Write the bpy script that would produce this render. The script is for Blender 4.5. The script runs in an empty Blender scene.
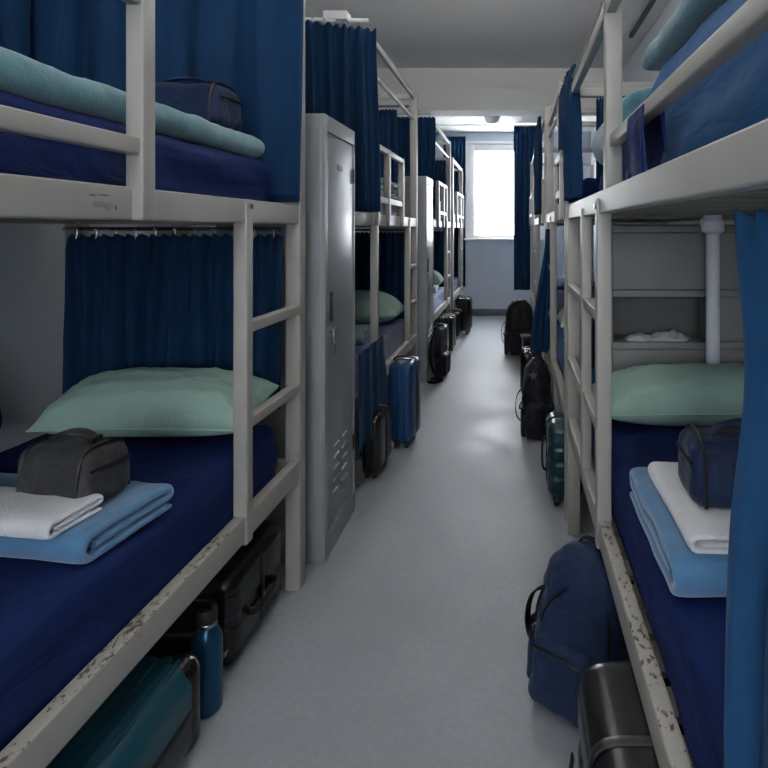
import bpy, bmesh, math, random
from mathutils import Vector, Matrix, Euler, noise
random.seed(7)
C = bpy.context.scene.collection
PI = math.pi
V = Vector

def N(x, y, z=0.0):
    return noise.noise(V((x, y, z)))

# ------------------------------------------------------------------ materials
def srgb(r, g, b):
    f = lambda c: (c/255/12.92) if c/255 <= 0.04045 else ((c/255+0.055)/1.055)**2.4
    return (f(r), f(g), f(b), 1)

def mat(name, col, rough=0.6, metal=0.0, var=0.12, vscale=6.0, bump=0.0, bscale=80.0, sheen=0.0, rvar=0.0, coat=0.0, spec=0.5, crease=0.0, cvec=(1,1,1), cscale=9.0):
    m = bpy.data.materials.new(name); m.use_nodes = True
    nt = m.node_tree; b = nt.nodes['Principled BSDF']
    tc = nt.nodes.new('ShaderNodeTexCoord')
    n = nt.nodes.new('ShaderNodeTexNoise'); n.inputs['Scale'].default_value = vscale; n.inputs['Detail'].default_value = 5
    nt.links.new(tc.outputs['Object'], n.inputs['Vector'])
    ramp = nt.nodes.new('ShaderNodeMapRange')
    ramp.inputs['From Min'].default_value = 0.3; ramp.inputs['From Max'].default_value = 0.7
    ramp.inputs['To Min'].default_value = 1-var; ramp.inputs['To Max'].default_value = 1+var
    nt.links.new(n.outputs['Fac'], ramp.inputs['Value'])
    mul = nt.nodes.new('ShaderNodeVectorMath'); mul.operation = 'SCALE'
    mul.inputs[0].default_value = col[:3]
    nt.links.new(ramp.outputs['Result'], mul.inputs['Scale'])
    nt.links.new(mul.outputs['Vector'], b.inputs['Base Color'])
    b.inputs['Roughness'].default_value = rough; b.inputs['Metallic'].default_value = metal
    b.inputs['Specular IOR Level'].default_value = spec
    if sheen: b.inputs['Sheen Weight'].default_value = sheen; b.inputs['Sheen Roughness'].default_value = 0.5
    if coat: b.inputs['Coat Weight'].default_value = coat; b.inputs['Coat Roughness'].default_value = 0.15
    if rvar:
        r2 = nt.nodes.new('ShaderNodeMapRange')
        r2.inputs['From Min'].default_value = 0.3; r2.inputs['From Max'].default_value = 0.7
        r2.inputs['To Min'].default_value = rough-rvar; r2.inputs['To Max'].default_value = rough+rvar
        nt.links.new(n.outputs['Fac'], r2.inputs['Value']); nt.links.new(r2.outputs['Result'], b.inputs['Roughness'])
    if bump:
        n2 = nt.nodes.new('ShaderNodeTexNoise'); n2.inputs['Scale'].default_value = bscale; n2.inputs['Detail'].default_value = 3
        nt.links.new(tc.outputs['Object'], n2.inputs['Vector'])
        bp = nt.nodes.new('ShaderNodeBump'); bp.inputs['Strength'].default_value = bump; bp.inputs['Distance'].default_value = 0.004
        nt.links.new(n2.outputs['Fac'], bp.inputs['Height']); nt.links.new(bp.outputs['Normal'], b.inputs['Normal'])
        if crease:
            mp = nt.nodes.new('ShaderNodeMapping'); mp.inputs['Scale'].default_value = cvec; nt.links.new(tc.outputs['Object'], mp.inputs['Vector'])
            n3 = nt.nodes.new('ShaderNodeTexNoise'); n3.inputs['Scale'].default_value = cscale; n3.inputs['Detail'].default_value = 4; n3.inputs['Distortion'].default_value = 1.2
            nt.links.new(mp.outputs['Vector'], n3.inputs['Vector'])
            bp2 = nt.nodes.new('ShaderNodeBump'); bp2.inputs['Strength'].default_value = crease; bp2.inputs['Distance'].default_value = 0.03
            nt.links.new(n3.outputs['Fac'], bp2.inputs['Height']); nt.links.new(bp2.outputs['Normal'], bp.inputs['Normal'])
    return m

def chipped(name, col, amount, chipcol):
    """painted steel whose upper edge is worn to bare dark metal"""
    m = mat(name, col, rough=0.42, var=0.05, vscale=9, bump=0.05, bscale=60)
    nt = m.node_tree; b = nt.nodes['Principled BSDF']
    src = b.inputs['Base Color'].links[0].from_socket
    tc = nt.nodes.new('ShaderNodeTexCoord')
    n = nt.nodes.new('ShaderNodeTexNoise'); n.inputs['Scale'].default_value = 90; n.inputs['Detail'].default_value = 6; n.inputs['Roughness'].default_value = 0.62
    mp = nt.nodes.new('ShaderNodeMapping'); mp.inputs['Scale'].default_value = (1, 0.55, 1)
    nt.links.new(tc.outputs['Object'], mp.inputs['Vector']); nt.links.new(mp.outputs['Vector'], n.inputs['Vector'])
    big = nt.nodes.new('ShaderNodeTexNoise'); big.inputs['Scale'].default_value = 3.0
    nt.links.new(tc.outputs['Object'], big.inputs['Vector'])
    g = nt.nodes.new('ShaderNodeNewGeometry'); sx = nt.nodes.new('ShaderNodeSeparateXYZ')
    nt.links.new(g.outputs['Normal'], sx.inputs['Vector'])
    mr = nt.nodes.new('ShaderNodeMapRange'); mr.inputs['From Min'].default_value = 0.05; mr.inputs['From Max'].default_value = 0.5
    mr.inputs['To Min'].default_value = -0.16; mr.inputs['To Max'].default_value = 0.0
    nt.links.new(sx.outputs['Z'], mr.inputs['Value'])
    a1 = nt.nodes.new('ShaderNodeMath'); a1.operation = 'ADD'
    nt.links.new(n.outputs['Fac'], a1.inputs[0]); nt.links.new(mr.outputs['Result'], a1.inputs[1])
    a2 = nt.nodes.new('ShaderNodeMath'); a2.operation = 'MULTIPLY_ADD'; a2.inputs[1].default_value = 0.30
    nt.links.new(big.outputs['Fac'], a2.inputs[0]); nt.links.new(a1.outputs[0], a2.inputs[2])
    th = nt.nodes.new('ShaderNodeMapRange'); th.inputs['From Min'].default_value = 0.775-amount; th.inputs['From Max'].default_value = 0.80-amount
    nt.links.new(a2.outputs[0], th.inputs['Value'])
    mix = nt.nodes.new('ShaderNodeMix'); mix.data_type = 'RGBA'
    nt.links.new(th.outputs['Result'], mix.inputs[0]); nt.links.new(src, mix.inputs[6]); mix.inputs[7].default_value = chipcol
    nt.links.new(mix.outputs[2], b.inputs['Base Color'])
    return m

M = {}
M['paint']    = mat('bunk_paint', srgb(164,161,155), rough=0.42, var=0.04, vscale=7, bump=0.04, bscale=50)
M['chip']     = chipped('worn_bunk_paint', srgb(164,161,154), 0.03, srgb(84,70,58))
M['chipless'] = chipped('lightly_worn_bunk_paint', srgb(164,161,155), 0.0, srgb(96,84,72))
M['slat']     = mat('slat_steel', srgb(120,118,112), rough=0.6)
M['locker']   = mat('locker_paint', srgb(142,146,150), rough=0.38, var=0.04, vscale=4, bump=0.02, bscale=40)
M['lockdoor'] = mat('locker_door_paint', srgb(140,144,148), rough=0.33, metal=0.25, var=0.02, vscale=2)
M['navy']     = mat('navy_sheet', srgb(20,38,90), rough=0.78, var=0.10, vscale=5, bump=0.12, bscale=260, sheen=0.0, spec=0.18, crease=0.45, cvec=(1.0,.35,1.6), cscale=7)
M['navy2']    = mat('violet_blue_sheet', srgb(62,72,112), rough=0.8, var=0.12, vscale=6, bump=0.1, bscale=260, sheen=0.15, spec=0.18, crease=0.45, cvec=(1.0,.35,1.6), cscale=7)
M['pale']     = mat('lavender_sheet', srgb(168,176,206), rough=0.8, var=0.1, vscale=6, bump=0.1, bscale=260, spec=0.18, crease=0.45, cvec=(1.0,.35,1.6), cscale=7)
M['duvet']    = mat('blue_duvet', srgb(40,90,138), rough=0.8, var=0.12, vscale=5, bump=0.12, bscale=240, sheen=0.05, spec=0.18, crease=0.5, cvec=(1,.5,1.6), cscale=5)
M['curtain']  = mat('blue_curtain', srgb(8,47,82), rough=0.75, var=0.10, vscale=9, bump=0.15, bscale=300, sheen=0.03, spec=0.18, crease=0.22, cvec=(1.6,1.6,.35), cscale=8)
M['curtain2'] = mat('bright_blue_curtain', srgb(28,74,116), rough=0.7, var=0.08, vscale=9, bump=0.12, bscale=300, sheen=0.06, spec=0.18, crease=0.22, cvec=(1.6,1.6,.35), cscale=8)
M['pillow']   = mat('sage_pillowcase', srgb(158,190,176), rough=0.8, var=0.05, vscale=8, bump=0.14, bscale=220, sheen=0.1, crease=0.32, cvec=(.7,1.4,1), cscale=8)
M['pillow2']  = mat('white_pillowcase', srgb(196,206,204), rough=0.8, var=0.05, vscale=8, bump=0.14, bscale=220, crease=0.32, cvec=(.7,1.4,1), cscale=8)
M['teal']     = mat('teal_fleece', srgb(84,136,146), rough=0.95, var=0.14, vscale=16, bump=0.45, bscale=260, sheen=0.5, crease=0.18, cscale=8)
M['blanket']  = mat('blue_fleece', srgb(78,124,165), rough=0.95, var=0.07, vscale=14, bump=0.4, bscale=260, sheen=0.4, crease=0.18, cscale=8)
M['towel']    = mat('white_terry', srgb(228,228,232), rough=0.95, var=0.04, vscale=30, bump=0.8, bscale=330, sheen=0.3)
M['greytowel']= mat('grey_teal_cloth', srgb(130,150,160), rough=0.9, var=0.1, vscale=20, bump=0.4, bscale=300)
M['bagblack'] = mat('black_nylon', srgb(56,56,58), rough=0.55, var=0.08, vscale=20, bump=0.25, bscale=420, sheen=0.1, spec=0.18, crease=0.4, cscale=14)
M['bagnavy']  = mat('navy_nylon', srgb(20,38,70), rough=0.5, var=0.1, vscale=16, bump=0.25, bscale=420, sheen=0.1, spec=0.18, crease=0.4, cscale=14)
M['packnavy'] = mat('navy_pack_cloth', srgb(26,44,76), rough=0.6, var=0.1, vscale=10, bump=0.3, bscale=380, sheen=0.1, spec=0.18, crease=0.4, cscale=14)
M['packblack']= mat('black_pack_cloth', srgb(20,22,29), rough=0.5, var=0.1, vscale=10, bump=0.3, bscale=380, sheen=0.1, spec=0.18, crease=0.4, cscale=14)
M['packgrey'] = mat('grey_pack_cloth', srgb(92,94,98), rough=0.6, var=0.1, vscale=10, bump=0.3, bscale=380)
M['web']      = mat('black_webbing', srgb(18,20,26), rough=0.7, bump=0.3, bscale=500, spec=0.18)
M['zip']      = mat('zip_black', srgb(11,11,13), rough=0.45)
M['caseblack']= mat('black_shell', srgb(22,22,24), rough=0.27, var=0.06, bump=0.06, bscale=500)
M['caseteal'] = mat('dark_teal_shell', srgb(20,70,86), rough=0.38, var=0.06, bump=0.05, bscale=500)
M['casegreen']= mat('deep_green_teal_shell', srgb(20,56,64), rough=0.3, var=0.06, bump=0.05, bscale=500)
M['caseblue'] = mat('blue_shell', srgb(18,58,100), rough=0.3, var=0.06, bump=0.04, bscale=500)
M['rubber']   = mat('wheel_rubber', srgb(22,22,24), rough=0.6)
M['trimgrey'] = mat('grey_seam_trim', srgb(96,98,100), rough=0.4)
M['chrome']   = mat('brushed_steel', srgb(190,190,192), rough=0.25, metal=1.0, var=0.03)
M['bottle']   = mat('blue_bottle_enamel', srgb(20,74,108), rough=0.28, metal=0.45, var=0.04, vscale=20)
M['bottlecap']= mat('bottle_cap_black', srgb(34,34,36), rough=0.35)
M['wall']     = mat('wall_paint_cool', srgb(196,202,208), rough=0.85, var=0.03, vscale=3, bump=0.06, bscale=120)
M['wallback'] = mat('wall_paint_blue_grey', srgb(178,186,196), rough=0.8, var=0.03, vscale=3, bump=0.06, bscale=120)
M['ceil']     = mat('ceiling_paint', srgb(222,220,217), rough=0.9, var=0.02, vscale=2, bump=0.05, bscale=90)
M['white']    = mat('white_gloss_paint', srgb(228,228,226), rough=0.4, var=0.02)
M['skirt']    = mat('skirting_grey', srgb(96,102,108), rough=0.5)
M['shelf']    = mat('grey_laminate', srgb(142,143,142), rough=0.5, var=0.03)
M['shade_scuff']  = mat('niche_shade_scuff_grey', srgb(96,98,100), rough=0.55, var=0.03)  # darker grey puts the niche's shade into its back panel; scuff marks share it
M['pole']     = mat('white_pipe_paint', srgb(236,236,246), rough=0.3, var=0.02)
M['track']    = mat('dark_track', srgb(40,40,42), rough=0.5)
M['cloth']    = mat('pale_crumpled_cloth', srgb(196,198,196), rough=0.9, var=0.06, bump=0.3, bscale=200)

# floor: painted concrete, worn and mottled, semi gloss
def floor_mat():
    m = mat('floor_paint', srgb(146,151,157), rough=0.50, var=0.10, vscale=2.2, bump=0.10, bscale=28, rvar=0.07)
    nt = m.node_tree; b = nt.nodes['Principled BSDF']
    src = b.inputs['Base Color'].links[0].from_socket
    tc = nt.nodes.new('ShaderNodeTexCoord')
    n = nt.nodes.new('ShaderNodeTexNoise'); n.inputs['Scale'].default_value = 46; n.inputs['Detail'].default_value = 8; n.inputs['Roughness'].default_value = 0.7
    nt.links.new(tc.outputs['Object'], n.inputs['Vector'])
    r = nt.nodes.new('ShaderNodeMapRange'); r.inputs['From Min'].default_value = 0.35; r.inputs['From Max'].default_value = 0.65
    r.inputs['To Min'].default_value = 0.92; r.inputs['To Max'].default_value = 1.06
    nt.links.new(n.outputs['Fac'], r.inputs['Value'])
    mul = nt.nodes.new('ShaderNodeVectorMath'); mul.operation = 'SCALE'
    nt.links.new(src, mul.inputs[0]); nt.links.new(r.outputs['Result'], mul.inputs['Scale'])
    nt.links.new(mul.outputs['Vector'], b.inputs['Base Color'])
    return m
M['floor'] = floor_mat()
gm = bpy.data.materials.new('window_glass'); gm.use_nodes = True
gb = gm.node_tree.nodes['Principled BSDF']; gb.inputs['Transmission Weight'].default_value = 1; gb.inputs['Roughness'].default_value = 0.0
gb.inputs['IOR'].default_value = 1.02; gb.inputs['Base Color'].default_value = (1,1,1,1)
M['glass'] = gm
lm = mat('lamp_frosted', srgb(214,216,214), rough=0.35, var=0.02); M['lamp'] = lm

# ------------------------------------------------------------------ mesh helpers
def obj(name, bm, m, parent=None, angle=35, loc=None):
    me = bpy.data.meshes.new(name)
    bmesh.ops.recalc_face_normals(bm, faces=bm.faces)
    bm.to_mesh(me); bm.free()
    me.materials.append(M[m] if isinstance(m, str) else m)
    me.shade_smooth(); me.set_sharp_from_angle(angle=math.radians(angle))
    o = bpy.data.objects.new(name, me); C.objects.link(o)
    if parent: o.parent = parent
    if loc is not None: o.location = loc
    return o

def tag(o, label, cat, group=None):
    o['label'] = label; o['category'] = cat
    if group: o['group'] = group
    return o

def thing(name, label, cat, loc=(0,0,0), rot=(0,0,0), group=None):
    o = bpy.data.objects.new(name, None); C.objects.link(o)
    o.empty_display_size = 0.1
    o.location = loc; o.rotation_euler = rot if isinstance(rot, tuple) else (0,0,rot)
    return tag(o, label, cat, group)

def struct(name, bm, m, parent=None):
    o = obj(name, bm, m, parent)
    if not parent: o['kind'] = 'structure'
    return o

def B(): return bmesh.new()

def box(bm, x0, x1, y0, y1, z0, z1, r=0.0, seg=2):
    if x1 < x0: x0, x1 = x1, x0
    c = V(((x0+x1)/2, (y0+y1)/2, (z0+z1)/2)); h = V(((x1-x0)/2, (y1-y0)/2, (z1-z0)/2))
    if r <= 0:
        r = 0.0
        vs = [bm.verts.new((c.x+sx*h.x, c.y+sy*h.y, c.z+sz*h.z)) for sx in (-1,1) for sy in (-1,1) for sz in (-1,1)]
        for f in ((0,1,3,2),(4,6,7,5),(0,4,5,1),(2,3,7,6),(0,2,6,4),(1,5,7,3)): bm.faces.new([vs[i] for i in f])
        return
    rbox(bm, c, h, r, seg, (1,1,1))

def axis_list(h, r, seg, div):
    L = []
    for k in range(seg, 0, -1): L.append(-(h-r) - r*math.tan(k/seg*PI/4))
    for k in range(div+1): L.append(-(h-r) + 2*(h-r)*k/div)
    for k in range(1, seg+1): L.append((h-r) + r*math.tan(k/seg*PI/4))
    return L

def rbox(bm, c, h, r, seg=3, div=(1,1,1), disp=None, mtx=None):
    """rounded box on a grid; disp(p, n) returns an offset vector in local space"""
    c = V(c); h = V(h); r = min(r, h.x*0.999, h.y*0.999, h.z*0.999)
    A = [axis_list(h[i], r, seg, div[i]) for i in range(3)]
    cache = {}
    def vert(i, j, k):
        key = (i, j, k)
        if key in cache: return cache[key]
        p = V((A[0][i], A[1][j], A[2][k]))
        inner = V([max(-(h[a]-r), min(h[a]-r, p[a])) for a in range(3)])
        d = p-inner
        n = d.normalized() if d.length > 1e-9 else V((0,0,1))
        q = inner + n*r
        if disp: q = q + disp(q, n)
        q = q + c
        if mtx: q = mtx @ q
        v = bm.verts.new(q); cache[key] = v
        return v
    n0, n1, n2 = (len(a)-1 for a in A)
    def quad(a, b, cc, d):
        try: bm.faces.new((a, b, cc, d))
        except ValueError: pass
    for i in range(n0):
        for j in range(n1):
            for k in (0, n2): quad(vert(i,j,k), vert(i+1,j,k), vert(i+1,j+1,k), vert(i,j+1,k))
    for i in range(n0):
        for k in range(n2):
            for j in (0, n1): quad(vert(i,j,k), vert(i+1,j,k), vert(i+1,j,k+1), vert(i,j,k+1))
    for j in range(n1):
        for k in range(n2):
            for i in (0, n0): quad(vert(i,j,k), vert(i,j+1,k), vert(i,j+1,k+1), vert(i,j,k+1))

def frames(pts):
    pts = [V(p) for p in pts]; T = []
    for i in range(len(pts)):
        a = pts[max(0,i-1)]; b = pts[min(len(pts)-1,i+1)]; T.append((b-a).normalized())
    return pts, T

def tube(bm, pts, r, n=10, cap=True):
    pts, T = frames(pts)
    up = V((0,0,1)) if abs(T[0].z) < 0.9 else V((1,0,0))
    u = T[0].cross(up).normalized(); rings = []
    for i, p in enumerate(pts):
        u = (u - T[i]*u.dot(T[i])).normalized(); w = T[i].cross(u)
        rr = r[i] if isinstance(r, (list, tuple)) else r
        rings.append([bm.verts.new(p + (u*math.cos(2*PI*k/n) + w*math.sin(2*PI*k/n))*rr) for k in range(n)])
    for a, b in zip(rings, rings[1:]):
        for k in range(n): bm.faces.new((a[k], a[(k+1)%n], b[(k+1)%n], b[k]))
    if cap: bm.faces.new(rings[0]); bm.faces.new(rings[-1][::-1])

def strap(bm, pts, w, t, side):
    """flat band: w wide along 'side', t thick"""
    pts, T = frames(pts); rings = []
    for i, p in enumerate(pts):
        s = V(side[i] if isinstance(side, list) else side); s = (s - T[i]*s.dot(T[i])).normalized(); nn = T[i].cross(s)
        b = t*0.3
        prof = [(-w/2,-t/2+b), (-w/2+b,-t/2), (w/2-b,-t/2), (w/2,-t/2+b), (w/2,t/2-b), (w/2-b,t/2), (-w/2+b,t/2), (-w/2,t/2-b)]
        rings.append([bm.verts.new(p + s*a + nn*c) for a, c in prof])
    m = 8
    for a, b in zip(rings, rings[1:]):
        for k in range(m): bm.faces.new((a[k], a[(k+1)%m], b[(k+1)%m], b[k]))
    bm.faces.new(rings[0]); bm.faces.new(rings[-1][::-1])

def curve_pts(ctrl, n=16):
    """Catmull-Rom through control points"""
    P = [V(p) for p in ctrl]; P = [P[0]*2-P[1]] + P + [P[-1]*2-P[-2]]; out = []
    for i in range(1, len(P)-2):
        for k in range(n):
            t = k/n; a, b, c, d = P[i-1], P[i], P[i+1], P[i+2]
            out.append(0.5*((2*b) + (c-a)*t + (2*a-5*b+4*c-d)*t*t + (3*b-a-3*c+d)*t**3))
    out.append(P[-2]); return out

def lathe(bm, prof, n=28, c=(0,0,0)):
    c = V(c); rings = []
    for r, z in prof: rings.append([bm.verts.new(c + V((r*math.cos(2*PI*k/n), r*math.sin(2*PI*k/n), z))) for k in range(n)])
    for a, b in zip(rings, rings[1:]):
        for k in range(n): bm.faces.new((a[k], a[(k+1)%n], b[(k+1)%n], b[k]))
    bm.faces.new(rings[0][::-1]); bm.faces.new(rings[-1])

# ------------------------------------------------------------------ setting
XL, XR, YN, YF, ZC, ZD = -1.82, 1.26, -2.6, 9.05, 3.24, 2.965
bm = B(); box(bm, XL-.2, XR+.2, YN-.2, YF+.2, -.1, 0); struct('floor', bm, 'floor')
bm = B(); box(bm, XL-.2, XR+.2, YN-.2, 6.7, ZC, ZC+.15); box(bm, XL, XR, 6.7, YF, ZD, ZC); struct('ceiling', bm, 'ceil')
bm = B(); box(bm, XL, XR, 6.4, 6.75, 2.76, ZC-.001); struct('trim_1', bm, 'ceil')        # cross beam
bm = B(); box(bm, XL-.2, XL, YN, YF+.2, 0, ZC); struct('wall_left', bm, 'wall')
bm = B(); box(bm, XR, XR+.2, YN, YF+.2, 0, ZC); struct('wall_right', bm, 'wall')
def holed(name, y0, y1, wx0, wx1, wz0, wz1, m):
    bm = B()
    box(bm, XL, wx0, y0, y1, 0, ZC); box(bm, wx1, XR, y0, y1, 0, ZC)
    box(bm, wx0, wx1, y0, y1, 0, wz0); box(bm, wx0, wx1, y0, y1, wz1, ZC)
    struct(name, bm, m)
WX0, WX1, WZ0, WZ1 = -.735, .52, 1.25, 2.77
holed('wall_back', YF, YF+.2, WX0, WX1, WZ0, WZ1, 'wallback')
RX0, RX1, RZ0, RZ1 = -1.25, .75, .95, 2.55
holed('wall_front', YN-.2, YN, RX0, RX1, RZ0, RZ1, 'wall')
def window(name, x0, x1, z0, z1, yi, dirn, mull=()):
    """dirn +1: the outside lies towards +y"""
    w = .11
    bm = B(); ya, yb = yi, yi+dirn*.07
    y0, y1 = min(ya,yb), max(ya,yb)
    box(bm, x0, x0+w, y0, y1, z0, z1, .006); box(bm, x1-w, x1, y0, y1, z0, z1, .006)
    box(bm, x0+w, x1-w, y0, y1, z0, z0+w*.5, .006); box(bm, x0+w, x1-w, y0, y1, z1-w, z1, .006)
    for mx in mull: box(bm, mx-.03, mx+.03, y0, y1, z0+w*.5, z1-w, .006)
    o = struct(name, bm, 'white')
    bm = B(); box(bm, x0+w, x1-w, yi+dirn*.03-.003, yi+dirn*.03+.003, z0+w*.5, z1-w); obj('pane', bm, 'glass', o)
    bm = B(); s0, s1 = sorted((yi-dirn*.09, yi+dirn*.02)); box(bm, x0-.05, x1+.05, s0, s1, z0-.03, z0, .008); obj('sill', bm, 'white', o)
    bm = B(); t = .045
    ys = sorted((yi-dirn*.02, yi))
    box(bm, x0-t, x0, ys[0], ys[1], z0, z1+t, .004); box(bm, x1, x1+t, ys[0], ys[1], z0, z1+t, .004); box(bm, x0, x1, ys[0], ys[1], z1, z1+t, .004)
    obj('casing', bm, 'white', o)
window('window_1', WX0, WX1, WZ0, WZ1, YF, 1)
window('unseen_window', RX0, RX1, RZ0, RZ1, YN, -1, (-.25,))  # unseen rear window, added to let daylight in from behind the camera
for nm, (a, b, c, d) in {'baseboard_back': (XL, XR, YF-.018, YF), 'baseboard_left': (XL, XL+.018, YN, YF-.018), 'baseboard_right': (XR-.018, XR, YN, YF-.018)}.items():
    bm = B(); box(bm, a, b, c, d, 0, .11, .004); struct(nm, bm, 'skirt')

# ------------------------------------------------------------------ bunk beds
PW = .058
def bed(label, x, y0, L, s, rot=0.0, W=.92, lo=(.425,.505), up=(1.419,1.493), canopy=2.54, rod=2.345, guard=None, gtop=1.93, gz=(1.563,1.602),
        stiles=(), rungs=(.785,1.088), rail='chip', xup=0.0, posttop=None, guardposts=(), farpost=None, ladx=0.0, cy0=0.0, slat1=None, stop=None):
    """local x: inwards from the aisle plane times s; y: from the near end"""
    t = thing('bunk_bed', label, 'bunk bed', (x, y0, 0), rot, 'grey steel bunk beds along the corridor')
    X = lambda a: s*a
    pt = posttop or canopy+.025
    for (a, yy, top) in ((0, 0, pt if not cy0 else up[1]+.01), (W-PW, 0, pt), *(((0, cy0, pt),) if cy0 else ()), (0, L-PW, farpost or pt), (W-PW, L-PW, pt)):
        bm = B(); box(bm, X(a), X(a+PW), yy, yy+PW, 0 if not (cy0 and yy == cy0) else up[0], top, .005); obj('post', bm, 'paint', t)
    for (a, nm, m) in ((.004, 'side_rail', rail), (W-.04, 'side_rail', 'paint')):
        bm = B(); box(bm, X(a), X(a+.036), PW*.5, L-PW*.5, lo[0], lo[1], .005); obj(nm, bm, m, t)
        bm = B(); box(bm, X(a+xup), X(a+.036+xup), PW*.5, L-PW*.5, up[0], up[1], .005); obj(nm, bm, 'chipless' if a < .1 else 'paint', t)
    for yy in (.012, L-.046):
        for z in (lo, up):
            bm = B(); box(bm, X(PW*.6), X(W-PW*.6), yy, yy+.034, z[0], z[1]-.01, .004); obj('end_rail', bm, 'paint', t)
    for z in (lo, up):
        bm = B(); n = int(L/.12)
        for k in range(n):
            yy = .07 + ((slat1 if slat1 and z is lo else L)-.20)*k/(n-1)
            box(bm, X(.036+(xup if z is up else 0)), X(W-.036), yy, yy+.07, z[0]+.010, z[0]+.024)
        obj('slat_base', bm, 'slat', t)
    bm = B(); box(bm, X(.012), X(.042), PW*.5+cy0, L-PW*.5, canopy-.02, canopy+.02, .004); obj('canopy_rail', bm, 'paint', t)
    bm = B(); box(bm, X(W-.042), X(W-.012), PW*.5, L-PW*.5, canopy-.02, canopy+.02, .004); obj('canopy_rail', bm, 'paint', t)
    for yy in (.014+cy0, L-.044):
        bm = B(); box(bm, X(PW*.6), X(W-PW*.6), yy, yy+.03, canopy-.02, canopy+.02, .004); obj('canopy_rail', bm, 'paint', t)
    if rod:
        bm = B(); tube(bm, [(X(.028), PW+cy0, rod), (X(.028), L-PW, rod)], .013, 8); obj('curtain_rod', bm, 'paint', t)
    if guard:
        g0, g1 = guard; bm = B(); o = -.02
        for gy in (g0, g1-.045)+tuple(guardposts): box(bm, X(o+xup), X(o+.04+xup), gy, gy+.045, up[0], gtop, .005)
        box(bm, X(o+.004+xup), X(o+.036+xup), g0, g1, gtop-.035, gtop, .006)
        box(bm, X(o+.006+xup), X(o+.034+xup), g0+.02, g1-.02, gz[0], gz[1], .005)
        obj('guard_rail', bm, 'paint', t)
    if stiles:
        a0, a1 = stiles
        bm = B(); box(bm, X(ladx-.002), X(ladx+.042), a0, a0+.042, lo[0]-.01, up[0]+stop if stop else up[1], .005)
        ld = obj('ladder', bm, 'paint', t)
        for rz in rungs:
            bm = B(); box(bm, X(ladx+.002), X(ladx+.038), a0+.03, a1, rz-.017, rz+.017, .004); obj('rung', bm, 'paint', ld)
        bm = B(); bz = (up[0]+stop if stop else up[1])-.022; tube(bm, [(X(ladx+.002), a0+.021, bz), (X(ladx-.008), a0+.021, bz)], .009, 8); obj('bolt', bm, 'chrome', ld)
    return t

L1 = bed('nearest bunk on the left, with chipped lower rail and a ladder at its far end', -.822+-.030, .14, 2.08, -1, rot=-.0145, guard=(.25,1.14), stiles=(1.60,2.03), rail='chip', rod=None)
L2 = bed('left bunk between the two grey lockers, a pleated blue curtain at its head', -.827, 2.86, 2.0, -1, guard=(.5,1.31), guardposts=(.80,), stiles=(1.62,1.95), gtop=1.92, cy0=.42)
L3 = bed('left bunk just beyond the far locker with pale lavender sheet', -.827, 5.62, 1.84, -1, guard=(.5,1.28), guardposts=(.95,), stiles=(1.42,1.79), rungs=(.785,1.10))
L4 = bed('farthest left bunk touching the window wall', -.80, 7.50, 1.46, -1, guard=(.4,1.44), guardposts=(.95,), stiles=(1.1,1.43), canopy=2.34, rod=None)
R1 = bed('nearest bunk on the right, white pipe and grey shelves at its head', .25, .12, 2.50, 1, lo=(.462,.536), up=(1.446,1.512), canopy=2.03, rod=2.085, posttop=2.05, farpost=1.505, slat1=2.24, xup=0.0, stop=.045, stiles=(1.535,2.0), rungs=(.80,1.135), rail='chip')
R2 = bed('second bunk on the right, behind the blue draped curtain of the aisle', .25, 2.68, 1.62, 1, lo=(.462,.536), up=(1.446,1.512), stop=.045, canopy=2.20, rod=2.10, guard=(.08,.48), gtop=1.79, cy0=.42, stiles=(1.05,1.56), rungs=(.80,1.135))
R3 = bed('third bunk on the right with a slim canopy rail rising to a point', .25, 4.42, 2.2, 1, lo=(.462,.536), up=(1.446,1.512), stop=.045, canopy=2.34, rod=None, guard=(.1,.7), gtop=1.80, stiles=(1.6,2.1), rungs=(.80,1.135))
R4 = bed('farthest right bunk next to the long window curtain', .25, 6.72, 1.45, 1, lo=(.462,.536), up=(1.446,1.512), stop=.045, canopy=2.34, rod=None, guard=(.2,1.2), gtop=1.85, stiles=(.95,1.40), rungs=(.80,1.135))
# extra pieces of single bunks
for (o_, y_, z0, z1, x0, x1, nm) in ((R1, 1.90, .50, 1.475, -.002, .034, 'stile'), (R1, 1.46, 1.45, 2.05, .012, .060, 'guard_post')):
    bm = B(); box(bm, x0, x1, y_, y_+.045, z0, z1, .005); obj(nm, bm, 'paint', o_)
for rz in (.80, 1.135):
    bm = B(); box(bm, .0, .034, 1.93, 2.46, rz-.017, rz+.017, .004); obj('rung', bm, 'paint', o_)
bm = B(); box(bm, .022, .052, .3, 1.47, 1.634, 1.668, .005); obj('guard_rail', bm, 'paint', R1)
bm = B(); tube(bm, [(.565, 2.165, .0), (.565, 2.165, 1.455)], .027, 16); sp = obj('support_pole', bm, 'pole', R1)
bm = B(); lathe(bm, [(.028,-.05),(.045,-.04),(.045,.0),(.036,.012),(.036,.03)], 20, (.565,2.165,1.43)); tube(bm, [(.52,2.165,1.425),(.565,2.165,1.425)], .02, 10); obj('pole_fitting', bm, 'pole', sp)
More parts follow.
